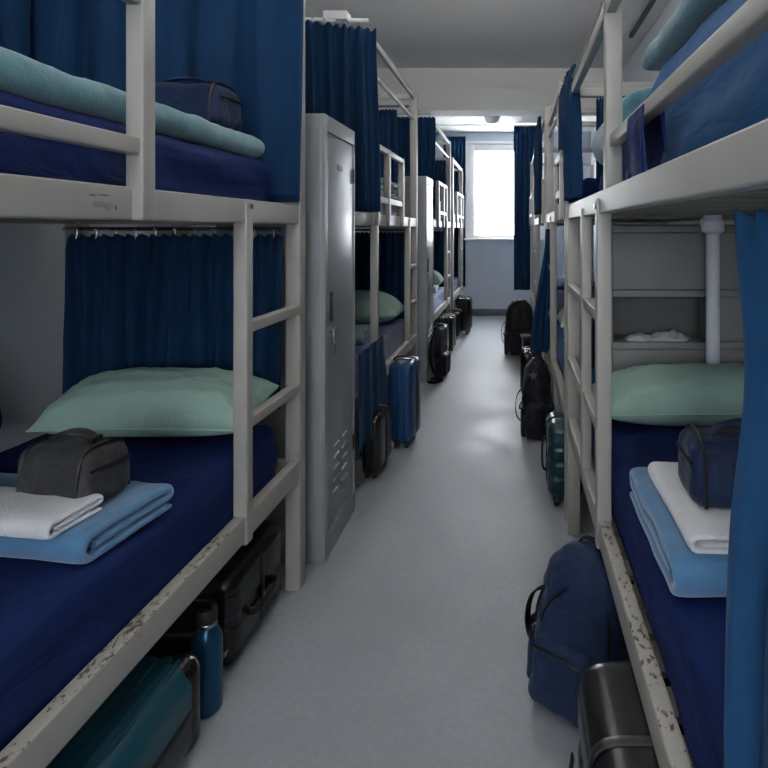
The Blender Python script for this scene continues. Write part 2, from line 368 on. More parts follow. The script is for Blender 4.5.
for (yy, zz, wv, hv, mm) in ((1.00,1.450,.034,.013,'shelf'),(1.026,1.446,.020,.016,'shelf'),(.982,1.468,.022,.003,'shade_scuff'),(1.045,1.445,.004,.010,'shade_scuff'),(1.012,1.470,.030,.003,'shade_scuff')):
    bm = B(); vs = []
    for k in range(14):
        a = 2*PI*k/14; r = 1+.35*N(math.cos(a)*2+yy*30, math.sin(a)*2, zz*9); vs.append((yy+wv/2*r*math.cos(a), zz+hv/2*r*math.sin(a)))
    f = [bm.verts.new((-.0034, a, b)) for a, b in vs]; g = [bm.verts.new((-.0045, a, b)) for a, b in vs]
    bm.faces.new(f[::-1])
    for k in range(14): bm.faces.new((f[k], f[(k+1)%14], g[(k+1)%14], g[k]))
    bm.faces.new(g); q = obj('scuff_mark', bm, mm, L1); q.location.x = 0.0
# rods of the cross curtains
bm = B(); tube(bm, [(-.06,1.995,1.400),(-.90,1.995,1.400)], .008, 8); obj('curtain_rod', bm, 'chrome', L1)
bm = B(); tube(bm, [(-.40,.30,2.58),(-.02,.42,2.62)], .014, 8); box(bm, -.26,-.12,.34,.42,2.60,2.65,.006); obj('curtain_rod', bm, 'white', L2)
bm = B(); box(bm, -.03, .012, .50, .54, .46, 1.44, .004); obj('brace', bm, 'paint', L2)
bm = B(); tube(bm, [(-.06,1.94,1.392),(-.9,1.94,1.392)], .008, 8); obj('curtain_rod', bm, 'chrome', L2)
bm = B(); tube(bm, [(-.02,1.70,2.40),(-.9,1.70,2.40)], .010, 8); obj('curtain_rod', bm, 'chrome', L2)
bm = B(); tube(bm, [(.0,.0,2.53),(-.6,.0,2.53)], .010, 8); obj('curtain_rod', bm, 'white', L3)

# ------------------------------------------------------------------ curtains
def curtain(label, top, z0, z1, folds, amp, bottom=None, m='curtain', seed=0, waist=0, head=.09, hooks=0, flare=1.0, group=None, nv=34, name='curtain'):
    """top / bottom: plan paths [(x,y),...]; pleats gathered at the heading, opening downwards"""
    def sample(path, u):
        ls = [(V(b)-V(a)).length for a, b in zip(path, path[1:])]; d = u*sum(ls)
        for i, l in enumerate(ls):
            if d <= l or i == len(ls)-1:
                t = d/l if l else 0; a, b = V(path[i]), V(path[i+1]); return a.lerp(b, t), (b-a).normalized()
            d -= l
    bottom = bottom or top
    nu = folds*12; cx, cy = sample(top, .5)[0]
    bm = B(); grid = []
    for j in range(nv+1):
        v = (j/nv)**1.25; row = []
        for i in range(nu+1):
            u = i/nu
            uu = u + .018*N(u*5+seed, v*1.5, 1.7)
            uu = max(0, min(1, uu))
            p0, t0 = sample(top, uu); p1, t1 = sample(bottom, uu)
            e = v*v*(3-2*v) if bottom is not top else 0
            p = p0.lerp(p1, e); tt = t0.lerp(t1, e).normalized(); nn = V((tt.y, -tt.x))
            ph = 2*PI*folds*u + 1.4*N(u*3+seed, v*1.1, 4.2) + seed
            hd = max(0, 1-v/head) if head else 0
            A = amp*(0.55+0.45*min(1, v*2.2)*flare)*(0.75+.5*(N(u*folds*.7+seed*3, .3, 0)+.5))
            off = A*(math.sin(ph) + .28*math.sin(2.3*ph+seed+2*v))
            off = off*(1-.55*hd) + hd*amp*.45*math.sin(ph*2.0)
            off += .012*N(u*4+seed, v*4, 9.1)*v*amp/.03
            z = z0 + (z1-z0)*v + (.006*math.sin(ph*2)*hd) + .006*N(u*9, seed, 0)*v
            p.x += waist*(math.exp(-((v-.26)/.2)**2) - .35*v)
            row.append(bm.verts.new((p.x+nn.x*off-cx, p.y+nn.y*off-cy, z-z1)))
        grid.append(row)
    for a, b in zip(grid, grid[1:]):
        for i in range(nu): bm.faces.new((a[i], a[i+1], b[i+1], b[i]))
    o = obj(name, bm, m, None, angle=80, loc=(cx, cy, z1))
    sm = o.modifiers.new('thickness', 'SOLIDIFY'); sm.thickness = .004; sm.offset = 0
    tag(o, label, 'curtain', group)
    for k in range(hooks):
        p, t = sample(top, (k+.5)/hooks); hb = B()
        tube(hb, curve_pts([(p.x-cx, p.y-cy, z0-z1-.012), (p.x-cx+.004, p.y-cy, z0-z1+.012), (p.x-cx, p.y-cy, z0-z1+.028), (p.x-cx-.006, p.y-cy, z0-z1+.018)], 5), .0028, 6)
        obj('hook', hb, 'chrome', o)
    return o
G1 = 'blue privacy curtains of the bunks'
curtain('wide blue curtain closing the end of the nearest left upper bunk', [(-1.80,2.10),(-.785,2.10)], 2.52, 1.502, 5, .017, seed=.4, group=G1, hooks=9)
curtain('blue curtain hanging flat on the wall beside the nearest left upper bunk', [(-1.785,.55),(-1.785,2.06)], 2.52, 1.56, 9, .016, seed=2.1, group=G1)
curtain('dark blue curtain behind the sage pillow of the nearest left lower bunk', [(-1.70,2.132),(-.876,2.132)], 1.376, .72, 10, .019, [(-1.71,2.132),(-.876,2.132)], seed=1.3, hooks=11, group=G1)
curtain('blue curtain edge on the wall beside the nearest left lower bunk', [(-1.775,1.2),(-1.775,1.80)], 1.12, .72, 5, .02, [(-1.765,1.2),(-1.77,1.93)], seed=3.3, group=G1)
curtain('pleated blue curtain rising behind the near grey locker', [(-1.21,3.10),(-.80,3.26)], 2.560, 1.497, 5, .027, [(-1.20,3.08),(-.755,3.20)], seed=.9, hooks=7, head=.13, flare=1.3, group=G1)
curtain('dark curtain at the far end of the left bunk between the lockers, upper level', [(-1.22,4.62),(-.955,4.62)], 2.385, 1.50, 5, .022, seed=4.4, group=G1)
curtain('dark curtain behind the pillow of the left bunk between the lockers, lower level', [(-1.70,4.74),(-.885,4.74)], 1.37, .55, 11, .02, seed=5.0, group=G1)
curtain('dark blue curtain above the far grey locker', [(-1.30,5.588),(-.775,5.588)], 2.515, 1.50, 7, .022, seed=6.1, group=G1)
curtain('dark curtain behind the small green pillow beyond the far locker', [(-1.70,7.36),(-.885,7.36)], 1.37, .55, 9, .02, seed=6.8, group=G1)
curtain('dark blue curtain closing the upper left bunk beyond the far locker', [(-1.60,7.33),(-.88,7.33)], 2.30, 1.50, 8, .02, seed=7.7, group=G1)
curtain('blue window curtain left of the bright window', [(-1.12,9.018),(-.765,9.018)], 2.89, .47, 6, .022, seed=8.2, group='window curtains')
curtain('long blue window curtain right of the bright window', [(.012,8.28),(.40,8.28)], 2.925, .50, 6, .026, seed=9.4, m='curtain', group='window curtains')
curtain('dark blue curtain bunched on the aisle rail of the second right upper bunk', [(.280,2.50),(.262,2.62),(.262,3.14)], 2.14, 1.535, 8, .018, [(.278,2.46),(.266,2.56),(.265,3.06)], seed=1.9, group=G1)
curtain('dark curtain strip at the far end of the nearest right upper bunk', [(.385,2.585),(.46,2.585)], 2.0, 1.56, 3, .014, seed=2.6, group=G1)
curtain('dark blue curtain of the third right upper bunk, thin and far', [(.215,4.50),(.215,5.2)], 2.31, 1.53, 6, .018, seed=3.6, group=G1)
curtain('blue curtain tied into a narrow triangle above the aisle bags', [(.235,3.92),(.262,3.98)], 1.40, .515, 3, .010, [(.125,4.02),(.268,4.02)], seed=4.6, head=0, group=G1)
curtain('bright blue foreground curtain at the right edge of the picture', [(.306,.76),(.322,.60),(.325,.45)], 1.420, .545, 4, .018, [(.308,.76),(.322,.60),(.322,.42)], m='curtain2', seed=.15, waist=.024, head=.05, flare=.8, group=G1, nv=44)
# blue cloth hanging over the rail of the second left bunk
curtain('dark blue cloth hung over the lower rail of the left bunk behind the near locker', [(-.785,2.83),(-.785,3.38)], .76, .26, 3, .010, [(-.785,2.83),(-.778,3.46)], seed=7.1, head=0, group=G1)
def rod_thing(name, label, cat, pts, r, m):
    bm = B(); c = V(pts[0]); tube(bm, [V(p)-c for p in pts], r, 10)
    for p in (pts[0], pts[-1]):
        d = (V(pts[1])-V(pts[0])).normalized(); q = V(p)-c
        e = -1 if p is pts[0] else 1
        tube(bm, [q, q - d*e*-.0 - d*e*.02], r*2.2, 12)
    return tag(obj(name, bm, m, None, loc=c), label, cat)
rod_thing('curtain_rod', 'thin white rod under the lowered ceiling carrying the right window curtain', 'curtain rod', [(XL,8.28,2.937),(XR,8.28,2.937)], .011, 'white')
bm = B(); box(bm, 1.10, 1.135, -.5, 5.3, ZC-.035, ZC, .004); tag(obj('ceiling_track', bm, 'track'), 'dark track fixed on the ceiling above the right bunk', 'track')
t = thing('ceiling_lamp', 'small round frosted lamp on the lowered ceiling before the window', 'lamp', (-.285, 7.72, ZD))
bm = B(); lathe(bm, [(.118,-.03),(.122,-.012),(.122,0)], 28); obj('base', bm, 'trimgrey', t)
bm = B(); lathe(bm, [(.015,-.125),(.055,-.118),(.085,-.095),(.104,-.06),(.108,-.03)], 28); obj('lamp_shade', bm, 'lamp', t)

# ------------------------------------------------------------------ lockers
def locker(label, x1, y0, W=.446, D=.46, H=1.885):
    t = thing('locker', label, 'locker', (x1-D/2, y0+W/2, 0), 0, 'tall grey steel lockers')
    d, w = D/2, W/2
    bm = B(); box(bm, -d, d-.012, -w, w, .0, H, .004)
    obj('body', bm, 'locker', t)
    bm = B()   # front frame on the aisle side
    for (a, b, z0, z1) in ((-w, -w+.035, 0, H), (w-.022, w, 0, H), (-w+.035, w-.022, H-.07, H), (-w+.035, w-.022, 0, .10)):
        box(bm, d-.014, d, a, b, z0, z1, .003)
    obj('front_frame', bm, 'locker', t)
    bm = B(); box(bm, d-.016, d-.003, -w+.040, w-.027, .106, H-.076, .004)
    dr = obj('door', bm, 'lockdoor', t)
    bm = B(); box(bm, d-.006, d+.006, -w+.07, -w+.095, 1.0, 1.13, .005); hd = obj('handle', bm, 'zip', dr)
    bm = B(); tube(bm, [(d-.006,-w+.083,.965),(d+.012,-w+.083,.965)], .014, 12); box(bm, d+.002, d+.014, -w+.076, -w+.09, .90, .96, .003)
    tube(bm, curve_pts([(d+.014,-w+.072,.90),(d+.016,-w+.072,.86),(d+.016,-w+.083,.845),(d+.016,-w+.094,.86),(d+.014,-w+.094,.90)],4), .003, 6); obj('lock', bm, 'chrome', dr)
    bm = B(); box(bm, d-.004, d, -w+.17, -w+.25, 1.665, 1.69, .001); obj('number_plate', bm, 'trimgrey', dr)
    for z in (1.66, .35):
        bm = B(); tube(bm, [(d-.002, w-.025, z-.035),(d-.002, w-.025, z+.035)], .006, 8); obj('hinge', bm, 'zip', dr)
    bm = B()
    for col in (0, 1):
        for k in range(5):
            z = .24+.05*k; y = -w+.12+col*.12
            rbox(bm, (d-.002, y+.035, z), (.006, .035, .007), .005, 2, (1,2,1))
    obj('vent', bm, 'lockdoor', dr)
    bm = B(); box(bm, -d+.02, d-.02, -w-.0015, -w+.001, .10, H-.06); obj('side_panel', bm, 'locker', t)
    bm = B(); box(bm, d-.13, d-.126, -w-.003, -w, .0, H, .0005); obj('side_seam', bm, 'trimgrey', t)
    return t
locker('tall grey steel locker nearest the camera, with steel latch and vent slots', -.788, 2.347)
locker('farther grey steel locker, between the second and third left bunks', -.788, 5.11)

# ------------------------------------------------------------------ bedding
def mattress(label, x0, x1, y0, y1, z0, z1, m='navy', rot=0, seed=0, wr=.007, group='mattresses in fitted sheets'):
    bm = B(); c = V(((x0+x1)/2, (y0+y1)/2, z0)); h = V(((x1-x0)/2, (y1-y0)/2, (z1-z0)/2))
    def d(p, n):
        side = 1-abs(n.z)
        a = wr*(.5+1.0*side)*N(p.x*9+seed, p.y*3.2+p.z*9, p.z*14) + .5*wr*N(p.x*3+seed, p.y*11+p.x*5, p.z*22)
        a += .004*N(p.x*24, p.y*10+p.z*12, seed)
        if n.z < -.5: a = 0
        return n*a
    rbox(bm, (0,0,h.z), h, .045, 4, (26,56,6), d)
    o = obj('mattress', bm, m, None, 80, loc=c); o.rotation_euler.z = rot
    return tag(o, label, 'mattress', group)

def pillow(label, c, w, d, h, rot=0, m='pillow', seed=0, group='pillows', tilt=0):
    bm = B(); nu, nv = 44, 30; loops = {}
    def P(u, v, s):
        bow = 1-.05*(1-v*v)*abs(u)**3; bow2 = 1-.07*(1-u*u)*abs(v)**3
        x = w/2*u*bow; y = d/2*v*bow2
        prof = max(0, (1-abs(u)**3.2)*(1-abs(v)**2.6))**.52
        crease = .014*N(u*5+seed, v*7, s)*(abs(u)**1.5+.35) + .008*N(u*14+seed, v*5, 2) + .009*abs(N(u*7+v*3+seed, v*9-u*2, 5))
        z = h*(.36+.0*s) + s*h*(.64 if s > 0 else .36)*prof + (crease*prof if s > 0 else 0)
        return (x + .006*N(v*4, seed, 0)*abs(u), y, z)
    for s in (1, -1):
        for i in range(nu+1):
            for j in range(nv+1):
                u = math.sin((i/nu-.5)*PI); v = math.sin((j/nv-.5)*PI)
                edge = i in (0, nu) or j in (0, nv)
                key = (i, j, 0 if edge else s)
                if key not in loops: loops[key] = bm.verts.new(P(u, v, s))
        for i in range(nu):
            for j in range(nv):
                q = [loops[(a, b, 0 if (a in (0,nu) or b in (0,nv)) else s)] for a, b in ((i,j),(i+1,j),(i+1,j+1),(i,j+1))]
                try: bm.faces.new(q)
                except ValueError: pass
    o = obj('pillow', bm, m, None, 80, loc=c); o.rotation_euler = (tilt, 0, rot)
    tag(o, label, 'pillow', group)
    ring = [V(P(math.sin((i/nu-.5)*PI), -1, 1)) for i in range(nu+1)]
    pb = B(); tube(pb, ring, .004, 6); obj('seam', pb, m, o)
    return o

def folded(name, label, cat, c, rot, W, L, t, m, path='spiral', seed=0, amp=.004, group=None, drop=None):
    """thick cloth folded in its local y-z plane, extruded over x (width W); layers lie along +y"""
    if path == 'spiral':
        r = t*1.04
        cl = [(L-.004, t/2), (L*.6, t/2), (L*.3, t/2), (r*1.5, t/2)]
        cl += [(r*1.5 - r*math.sin(a), t/2+r - r*math.cos(a)) for a in [PI*k/9 for k in range(1, 9)]]
        cl += [(r*1.5, t/2+2*r), (L*.3, t/2+2*r), (L*.6, t/2+2*r), (L-t*.6, t/2+2*r)]
        rr = r*.5
        cl += [(L-t*.6 + rr*math.sin(a), t/2+2*r-rr + rr*math.cos(a)) for a in [PI*k/7 for k in range(1, 7)]]
        cl += [(L-t*.6, t/2+r), (L*.6, t/2+r), (L*.3, t/2+r), (r*1.7, t/2+r)]
    else:       # 'fold': one bend at +y, ends at y=0
        rr = t*.52
        cl = [(.006, t/2), (L*.3, t/2), (L*.6, t/2), (L-t, t/2)]
        cl += [(L-t + rr*math.sin(a), t/2+rr - rr*math.cos(a)) for a in [PI*k/8 for k in range(1, 8)]]
        cl += [(L-t, t/2+2*rr), (L*.6, t/2+2*rr), (L*.3, t/2+2*rr), (0, t/2+2*rr)]
    # densify the long runs
    dense = [cl[0]]
    for a, b in zip(cl, cl[1:]):
        n = max(1, int(math.hypot(b[0]-a[0], b[1]-a[1])/.03))
        for k in range(1, n+1): dense.append((a[0]+(b[0]-a[0])*k/n, a[1]+(b[1]-a[1])*k/n))
    cl = dense; nP = len(cl)
    nx = max(12, int(W/.025))
    xs = [0, .18, .5] + [1.0+k for k in range(nx-1)] + [nx-.5, nx-.18, nx]
    xs = [x/nx for x in xs]
    bm = B(); rings = []
    for xi in xs:
        e = min(xi, 1-xi)*nx
        sh = 1.0 if e >= 1 else (.45+.55*math.sqrt(max(0, 1-(1-e)**2)))
        Lr, Rr = [], []
        for i in range(nP):
            a = V(cl[max(0,i-1)]); b = V(cl[min(nP-1,i+1)]); tg = (b-a).normalized(); nn = V((-tg.y, tg.x))
            es = 1.0 if 0 < i < nP-1 else .6
            p = V(cl[i]); hw = t*.485*sh*es
            ed = amp*N(xi*W*7+seed, p.x*6, .5)
            for S, sg in ((Lr, 1), (Rr, -1)):
                q = p + nn*hw*sg
                X = (xi-.5)*W + amp*1.6*N(seed+p.x*9, p.y*30, xi*3+1)*(1 if e < 2 else .2)
                zz = q.y + (ed + amp*.8*N(xi*W*22, p.x*18+seed, 7))*min(1, max(0, p.y/t-.3))
                S.append(bm.verts.new((X, q.x + amp*N(xi*W*8, seed, 3.3), max(zz, .0005))))
        rings.append((Lr, Rr))
    for (l0, r0), (l1, r1) in zip(rings, rings[1:]):
        for i in range(nP-1):
            bm.faces.new((l0[i], l0[i+1], l1[i+1], l1[i])); bm.faces.new((r0[i], r1[i], r1[i+1], r0[i+1]))
        bm.faces.new((l0[0], l1[0], r1[0], r0[0])); bm.faces.new((l0[-1], r0[-1], r1[-1], l1[-1]))
    for l, r in (rings[0], rings[-1]):
        for i in range(nP-1): bm.faces.new((l[i], r[i], r[i+1], l[i+1]))
    o = obj(name, bm, m, None, 70, loc=c); o.rotation_euler.z = rot
    return tag(o, label, cat, group)

# nearest left bunk, lower
ML = .675
mattress('navy mattress on the nearest left lower bunk', -1.705, -.886, .22, 2.100, .456, ML, rot=-.0145, seed=1)
pillow('long sage pillow on the nearest left lower bunk', (-1.226, 1.972, ML+.038), .710, .28, .19, .0, seed=3, tilt=.26)
folded('blanket', 'blue folded blanket under the black wash bag and white towel on the left', 'blanket', (-1.222, 1.220, ML+.001), -.13, .62, .268, .0235, 'blanket', seed=2, group='folded blankets')
folded('towel', 'white towel folded in front of the black wash bag', 'towel', (-1.160, 1.178, ML+.076), -.13, .40, .14, .0135, 'towel', seed=5, amp=.003, group='folded towels')
# nearest left bunk, upper
MU = 1.648
mattress('navy mattress on the nearest left upper bunk', -1.705, -.886, .22, 2.05, 1.452, MU, rot=-.0145, seed=4)
folded('blanket', 'long teal blanket folded along the edge of the nearest left upper bunk', 'blanket', (-.889, 1.165, MU+.001), PI/2-.012, 1.66, .34, .025, 'teal', seed=8, amp=.008, group='folded blankets')
# nearest right bunk, lower
MR = .700
mattress('navy mattress on the nearest right lower bunk', .300, 1.120, .20, 2.245, .496, MR, seed=7)
pillow('sage pillow beneath the grey shelves on the right', (.715, 2.075, MR-.006), .83, .34, .195, -.0, seed=9)
folded('blanket', 'blue folded blanket under the white towel on the right bunk', 'blanket', (.535, 1.030, MR+.001), .0, .47, .425, .0275, 'blanket', seed=12, group='folded blankets')
folded('towel', 'white towel folded under the navy wash bag', 'towel', (.330, 1.220, MR+.087), -PI/2, .34, .40, .0125, 'towel', seed=15, amp=.003, group='folded towels')
# nearest right bunk, upper: mattress under a blue duvet and a rolled teal blanket
mattress('navy mattress on the nearest right upper bunk', .376, 1.120, .20, 2.47, 1.484, 1.655, seed=17, wr=.003)
def duvet():
    prof = [(.336,1.505),(.334,1.56),(.333,1.62),(.334,1.67),(.338,1.72),(.350,1.765),(.375,1.800),(.42,1.815),(.50,1.818),(.60,1.82),(.72,1.82),(.85,1.815),(.98,1.80),(1.06,1.77),(1.08,1.72),
            (1.06,1.680),(.9,1.676),(.75,1.676),(.6,1.676),(.48,1.676),(.40,1.676),(.377,1.66),(.372,1.60),(.368,1.54),(.362,1.505)]
    bm = B(); rings = []; n = 60
    for k in range(n+1):
        y = .30 + 1.38*k/n; e = (1.68-y); dr = max(0, 1-e/.30)**1.6; ring = []
        for i, (x, z) in enumerate(prof):
            outer = i < 14
            zz = z
            if z > 1.67 and outer: zz = 1.677 + (z-1.677)*(1-.86*dr)
            a = .016*N(x*5+3, y*2.6, zz*6) + .010*N(x*11, y*4.5+zz*8, 5)
            if outer and i < 6: xx = x + .010 + max(-.018, a*.9+.014*math.sin(y*9+zz*42+4*N(y*3, zz*4, 0)))*(1 if zz > 1.53 else .4); xx = min(.360, max(.327, xx))
            else: xx = x
            if outer and i >= 5: zz += a*1.3
            ring.append(bm.verts.new((xx, y, zz)))
        rings.append(ring)
    m = len(prof)
    for a, b in zip(rings, rings[1:]):
        for i in range(m): bm.faces.new((a[i], a[(i+1)%m], b[(i+1)%m], b[i]))
    bm.faces.new(rings[0]); bm.faces.new(rings[-1][::-1])
    o = obj('duvet', bm, 'duvet', None, 80); return tag(o, 'thick blue duvet heaped behind the guard rail of the right upper bunk', 'duvet')
duvet()
folded('blanket', 'teal blanket rolled on top of the blue duvet at upper right', 'blanket', (.348, .96, 1.835), -PI/2, 1.16, .34, .017, 'teal', seed=21, amp=.010, group='folded blankets')
folded('blanket', 'teal blanket heaped at the far end of the right upper bunk', 'blanket', (.335, 2.10, 1.657), -PI/2, .66, .36, .066, 'teal', seed=23, amp=.012, group='folded blankets')
bm = B(); P = [(.268,1.53),(.266,1.60),(.268,1.655),(.280,1.676),(.300,1.676),(.314,1.655),(.318,1.60),(.322,1.53)]
Q = [(.275,1.53),(.2715,1.60),(.2705,1.64),(.282,1.6705),(.298,1.6705),(.3045,1.64),(.312,1.60),(.316,1.53)]
def cloth_ring(y): return [bm.verts.new((x+.006*N(y*22,z*14,0)*(1 if z<1.64 else 0), y, z+.10*N(y*11,x*20,0)*(1 if z<1.55 else 0))) for x, z in P+Q[::-1]]
rg = [cloth_ring(1.16+.15*k/12) for k in range(13)]
for a, b in zip(rg, rg[1:]):
    for i in range(16): bm.faces.new((a[i], a[(i+1)%16], b[(i+1)%16], b[i]))
bm.faces.new(rg[0]); bm.faces.new(rg[-1][::-1])
tag(obj('cloth', bm, 'navy', None, 70), 'navy cloth slung over the guard rail beside the tall post', 'cloth')
# second and third left bunks
mattress('violet blue mattress on the lower bunk between the lockers', -1.685, -.878, 2.93, 4.70, .456, .655, 'navy2', seed=31)
pillow('sage pillow on the lower bunk between the lockers', (-1.285, 4.45, .65), .80, .40, .26, .0, seed=33)
folded('blanket', 'grey teal folded blanket on the lower bunk between the lockers', 'blanket', (-1.17, 3.55, .656), .05, .44, .34, .026, 'greytowel', seed=35, group='folded blankets')
mattress('dusky mattress on the upper bunk between the lockers', -1.685, -.900, 3.36, 4.55, 1.452, 1.62, 'navy2', seed=37)
folded('blanket', 'teal blanket folded on the upper bunk between the lockers', 'blanket', (-1.10, 3.6, 1.621), 0, .40, .95, .045, 'teal', seed=39, amp=.014, group='folded blankets')
mattress('pale lavender mattress on the lower bunk beyond the far locker', -1.685, -.878, 5.69, 7.30, .456, .655, 'pale', seed=41)
pillow('small looking green pillow on the lower bunk beyond the far locker', (-1.27, 7.05, .65), .78, .40, .26, 0, seed=43)
folded('towel', 'white towel on the lavender sheet beyond the far locker', 'towel', (-1.02, 6.45, .656), .0, .26, .25, .026, 'towel', seed=44, group='folded towels')
mattress('pale mattress on the upper bunk beyond the far locker', -1.685, -.878, 5.69, 7.28, 1.452, 1.62, 'pale', seed=45)
folded('blanket', 'teal blanket folded on the upper bunk beyond the far locker', 'blanket', (-1.08, 6.5, 1.621), 0, .36, .60, .04, 'teal', seed=46, amp=.012, group='folded blankets')
mattress('mattress on the farthest left lower bunk by the window wall', -1.67, -.850, 7.57, 8.90, .456, .64, 'navy2', seed=47)
mattress('mattress on the farthest left upper bunk by the window wall', -1.67, -.850, 7.57, 8.90, 1.452, 1.62, 'pale', seed=48)
# right bunks beyond
mattress('blue mattress on the second right lower bunk', .300, 1.120, 2.75, 4.22, .496, .70, 'duvet', seed=51)
pillow('white pillow on the second right lower bunk seen past the ladder', (.66, 3.75, .695), .72, .40, .24, 0, 'pillow2', seed=53)
folded('blanket', 'pale blue blanket on the second right lower bunk before the white pillow', 'blanket', (.50, 3.10, .701), 0, .38, .34, .04, 'blanket', seed=54, group='folded blankets')
mattress('navy mattress on the second right upper bunk', .336, 1.120, 2.75, 4.22, 1.484, 1.655, seed=55)
mattress('navy mattress on the third right lower bunk', .300, 1.120, 4.5, 6.52, .496, .70, seed=56)
mattress('navy mattress on the third right upper bunk', .300, 1.120, 4.5, 6.52, 1.484, 1.655, seed=57)
mattress('navy mattress on the farthest right lower bunk', .300, 1.120, 6.79, 8.08, .496, .70, seed=58)
mattress('navy mattress on the farthest right upper bunk', .300, 1.120, 6.79, 8.08, 1.484, 1.655, seed=59)

# ------------------------------------------------------------------ shelf unit at the head of the right bunk
t = thing('headboard_shelf', 'grey shelf unit with open niche behind the right pillow', 'shelf unit', (.80, 2.445, 0))
bm = B()
HX0, HX1, HY0, HY1 = -.40, .322, -.085, .085
box(bm, HX0, HX0+.02, HY0, HY1, 0, 1.42, .002); box(bm, HX1-.02, HX1, HY0, HY1, 0, 1.42, .002)
bk = B(); box(bk, HX0+.02, HX1-.02, HY1-.012, HY1, 0, 1.42); obj('back_panel', bk, 'shade_scuff', t); box(bm, .035, .055, HY0, HY1-.012, .02, 1.40)  # back panel coloured dark for the shade inside the niche
obj('carcass', bm, 'shelf', t)
for z in (.908, 1.128, 1.40, .01):
    bm = B(); box(bm, HX0+.02, HX1-.02, HY0-.006, HY1-.012, z-.014, z+.014, .003); obj('shelf', bm, 'shelf', t)
for (a, b, z0, z1) in ((HX0+.022, .033, 1.145, 1.384), (.057, HX1-.022, 1.145, 1.384), (.057, HX1-.022, .925, 1.111), (HX0+.022, .033, .026, .891), (.057, HX1-.022, .026, .891)):
    bm = B(); box(bm, a, b, HY0+.004, HY0+.02, z0, z1, .003); obj('door_panel', bm, 'shelf', t)
def crumple(label, c, w, d, h, seed):
    bm = B(); n = 22
    def P(i, j, s):
        u, v = i/n*2-1, j/n*2-1
        r = max(abs(u), abs(v)); a = math.atan2(v, u)
        rad = r*(1+.22*N(math.cos(a)*1.5+seed, math.sin(a)*1.5, 0))
        x, y = w/2*rad*math.cos(a), d/2*rad*math.sin(a)
        z = h*(1-r**2.5)*(.55+.9*(N(u*2.2+seed, v*2.2, 1)+.35)) + .004
        return (x, y, max(.003, z) if s else .0)
    ring = {}
    for s in (0, 1):
        for i in range(n+1):
            for j in range(n+1): ring[(i,j,s)] = bm.verts.new(P(i,j,s))
        for i in range(n):
            for j in range(n): bm.faces.new([ring[k+(s,)] for k in ((i,j),(i+1,j),(i+1,j+1),(i,j+1))])
    for i in range(n):
        for e in (0, n):
            bm.faces.new((ring[(i,e,0)], ring[(i+1,e,0)], ring[(i+1,e,1)], ring[(i,e,1)])); bm.faces.new((ring[(e,i,0)], ring[(e,i+1,0)], ring[(e,i+1,1)], ring[(e,i,1)]))
    o = obj('cloth', bm, 'cloth', None, 70, loc=c); tag(o, label, 'cloth', 'crumpled cloths in the shelf niche')
crumple('pale cloth lying flat at the left of the shelf niche', (.545, 2.425, .923), .13, .09, .022, 1)
crumple('pale crumpled cloth in the middle of the shelf niche', (.675, 2.43, .923), .19, .11, .028, 5)

# ------------------------------------------------------------------ bags
def wash_bag(label, c, rot, w, d, h, m, seed=0, group='wash bags'):
    t = thing('wash_bag', label, 'wash bag', c, rot, group)
    bm = B()
    def D(p, n):
        k = (p.z/h)+.5
        o = V((0, -p.y*.20*max(0,k-.25), 0))
        o += n*(.006*N(p.x*16+seed, p.y*16, p.z*16) + .006*N(p.x*7, p.z*9+seed, 2))
        if abs(n.y) > .5: o += n*.008*(1-(2*p.x/w)**2)*(1-(2*p.z/h)**2)
        if n.z < -.6: o = V((0,0,0))
        return o
    rbox(bm, (0,0,h/2), (w/2,d/2,h/2), .030, 5, (16,10,10), D); obj('body', bm, m, t, 70)
    for sx in (-1, 1):
        bm = B(); x = sx*(w/2-.024); P = []
        for k in range(25):
            a = PI*k/24; yy = -math.cos(a); zz = math.sin(a)
            P.append((x, (d/2+.003)*(1-.20*max(0,.75*zz**.7-.0))*(abs(yy)**.45)*(1 if yy>0 else -1), .008+(h-.003)*abs(zz)**.42))
        tube(bm, P, .0042, 6); obj('piping', bm, 'zip', t)
    for sx in (-1, 1):
        bm = B(); x = sx*(w/2+.001)
        tube(bm, [(x, -d*.40, h*.68), (x+sx*.004, -d*.15, h*.70), (x+sx*.004, d*.15, h*.70), (x, d*.38, h*.68)], .0035, 6); obj('side_zipper', bm, 'zip', t)
    bm = B(); tube(bm, curve_pts([(-w/2+.03,-d*.40,h*.83),(-w*.2,-d*.425,h*.80),(w*.2,-d*.425,h*.80),(w/2-.03,-d*.40,h*.83)],6), .0032, 6); obj('zipper', bm, 'zip', t)
    bm = B(); strap(bm, curve_pts([(-w*.33,0,h-.004),(-w*.24,0,h+.016),(-w*.08,0,h+.027),(w*.10,0,h+.027),(w*.25,0,h+.014),(w*.33,0,h-.006)],6), .030, .006, (0,1,0)); hd = obj('handle', bm, m, t, 50)
    bm = B(); box(bm, w*.26, w*.31, -.016, .016, h+.004, h+.020, .003); obj('buckle', bm, 'zip', hd)
    return t
wash_bag('black wash bag with top handle on the left blue blanket', (-1.055, 1.350, ML+.078), -.18, .205, .135, .132, 'bagblack', 1)
wash_bag('navy wash bag with top handle on the white towel at right', (.535, 1.205, MR+.126), -.04, .33, .15, .135, 'bagnavy', 2)
wash_bag('navy wash bag standing on the upper left bunk before the curtain', (-1.085, 1.86, MU+.080), -.06, .31, .17, .142, 'bagnavy', 3)
wash_bag('dark blue bag on the second right lower bunk behind the ladder', (.42, 2.84, .702), .2, .22, .16, .24, 'bagnavy', 4)
wash_bag('dark bag on the lower bunk between the lockers, at the near locker edge', (-1.12, 3.16, .657), 0, .24, .18, .16, 'bagnavy', 6)

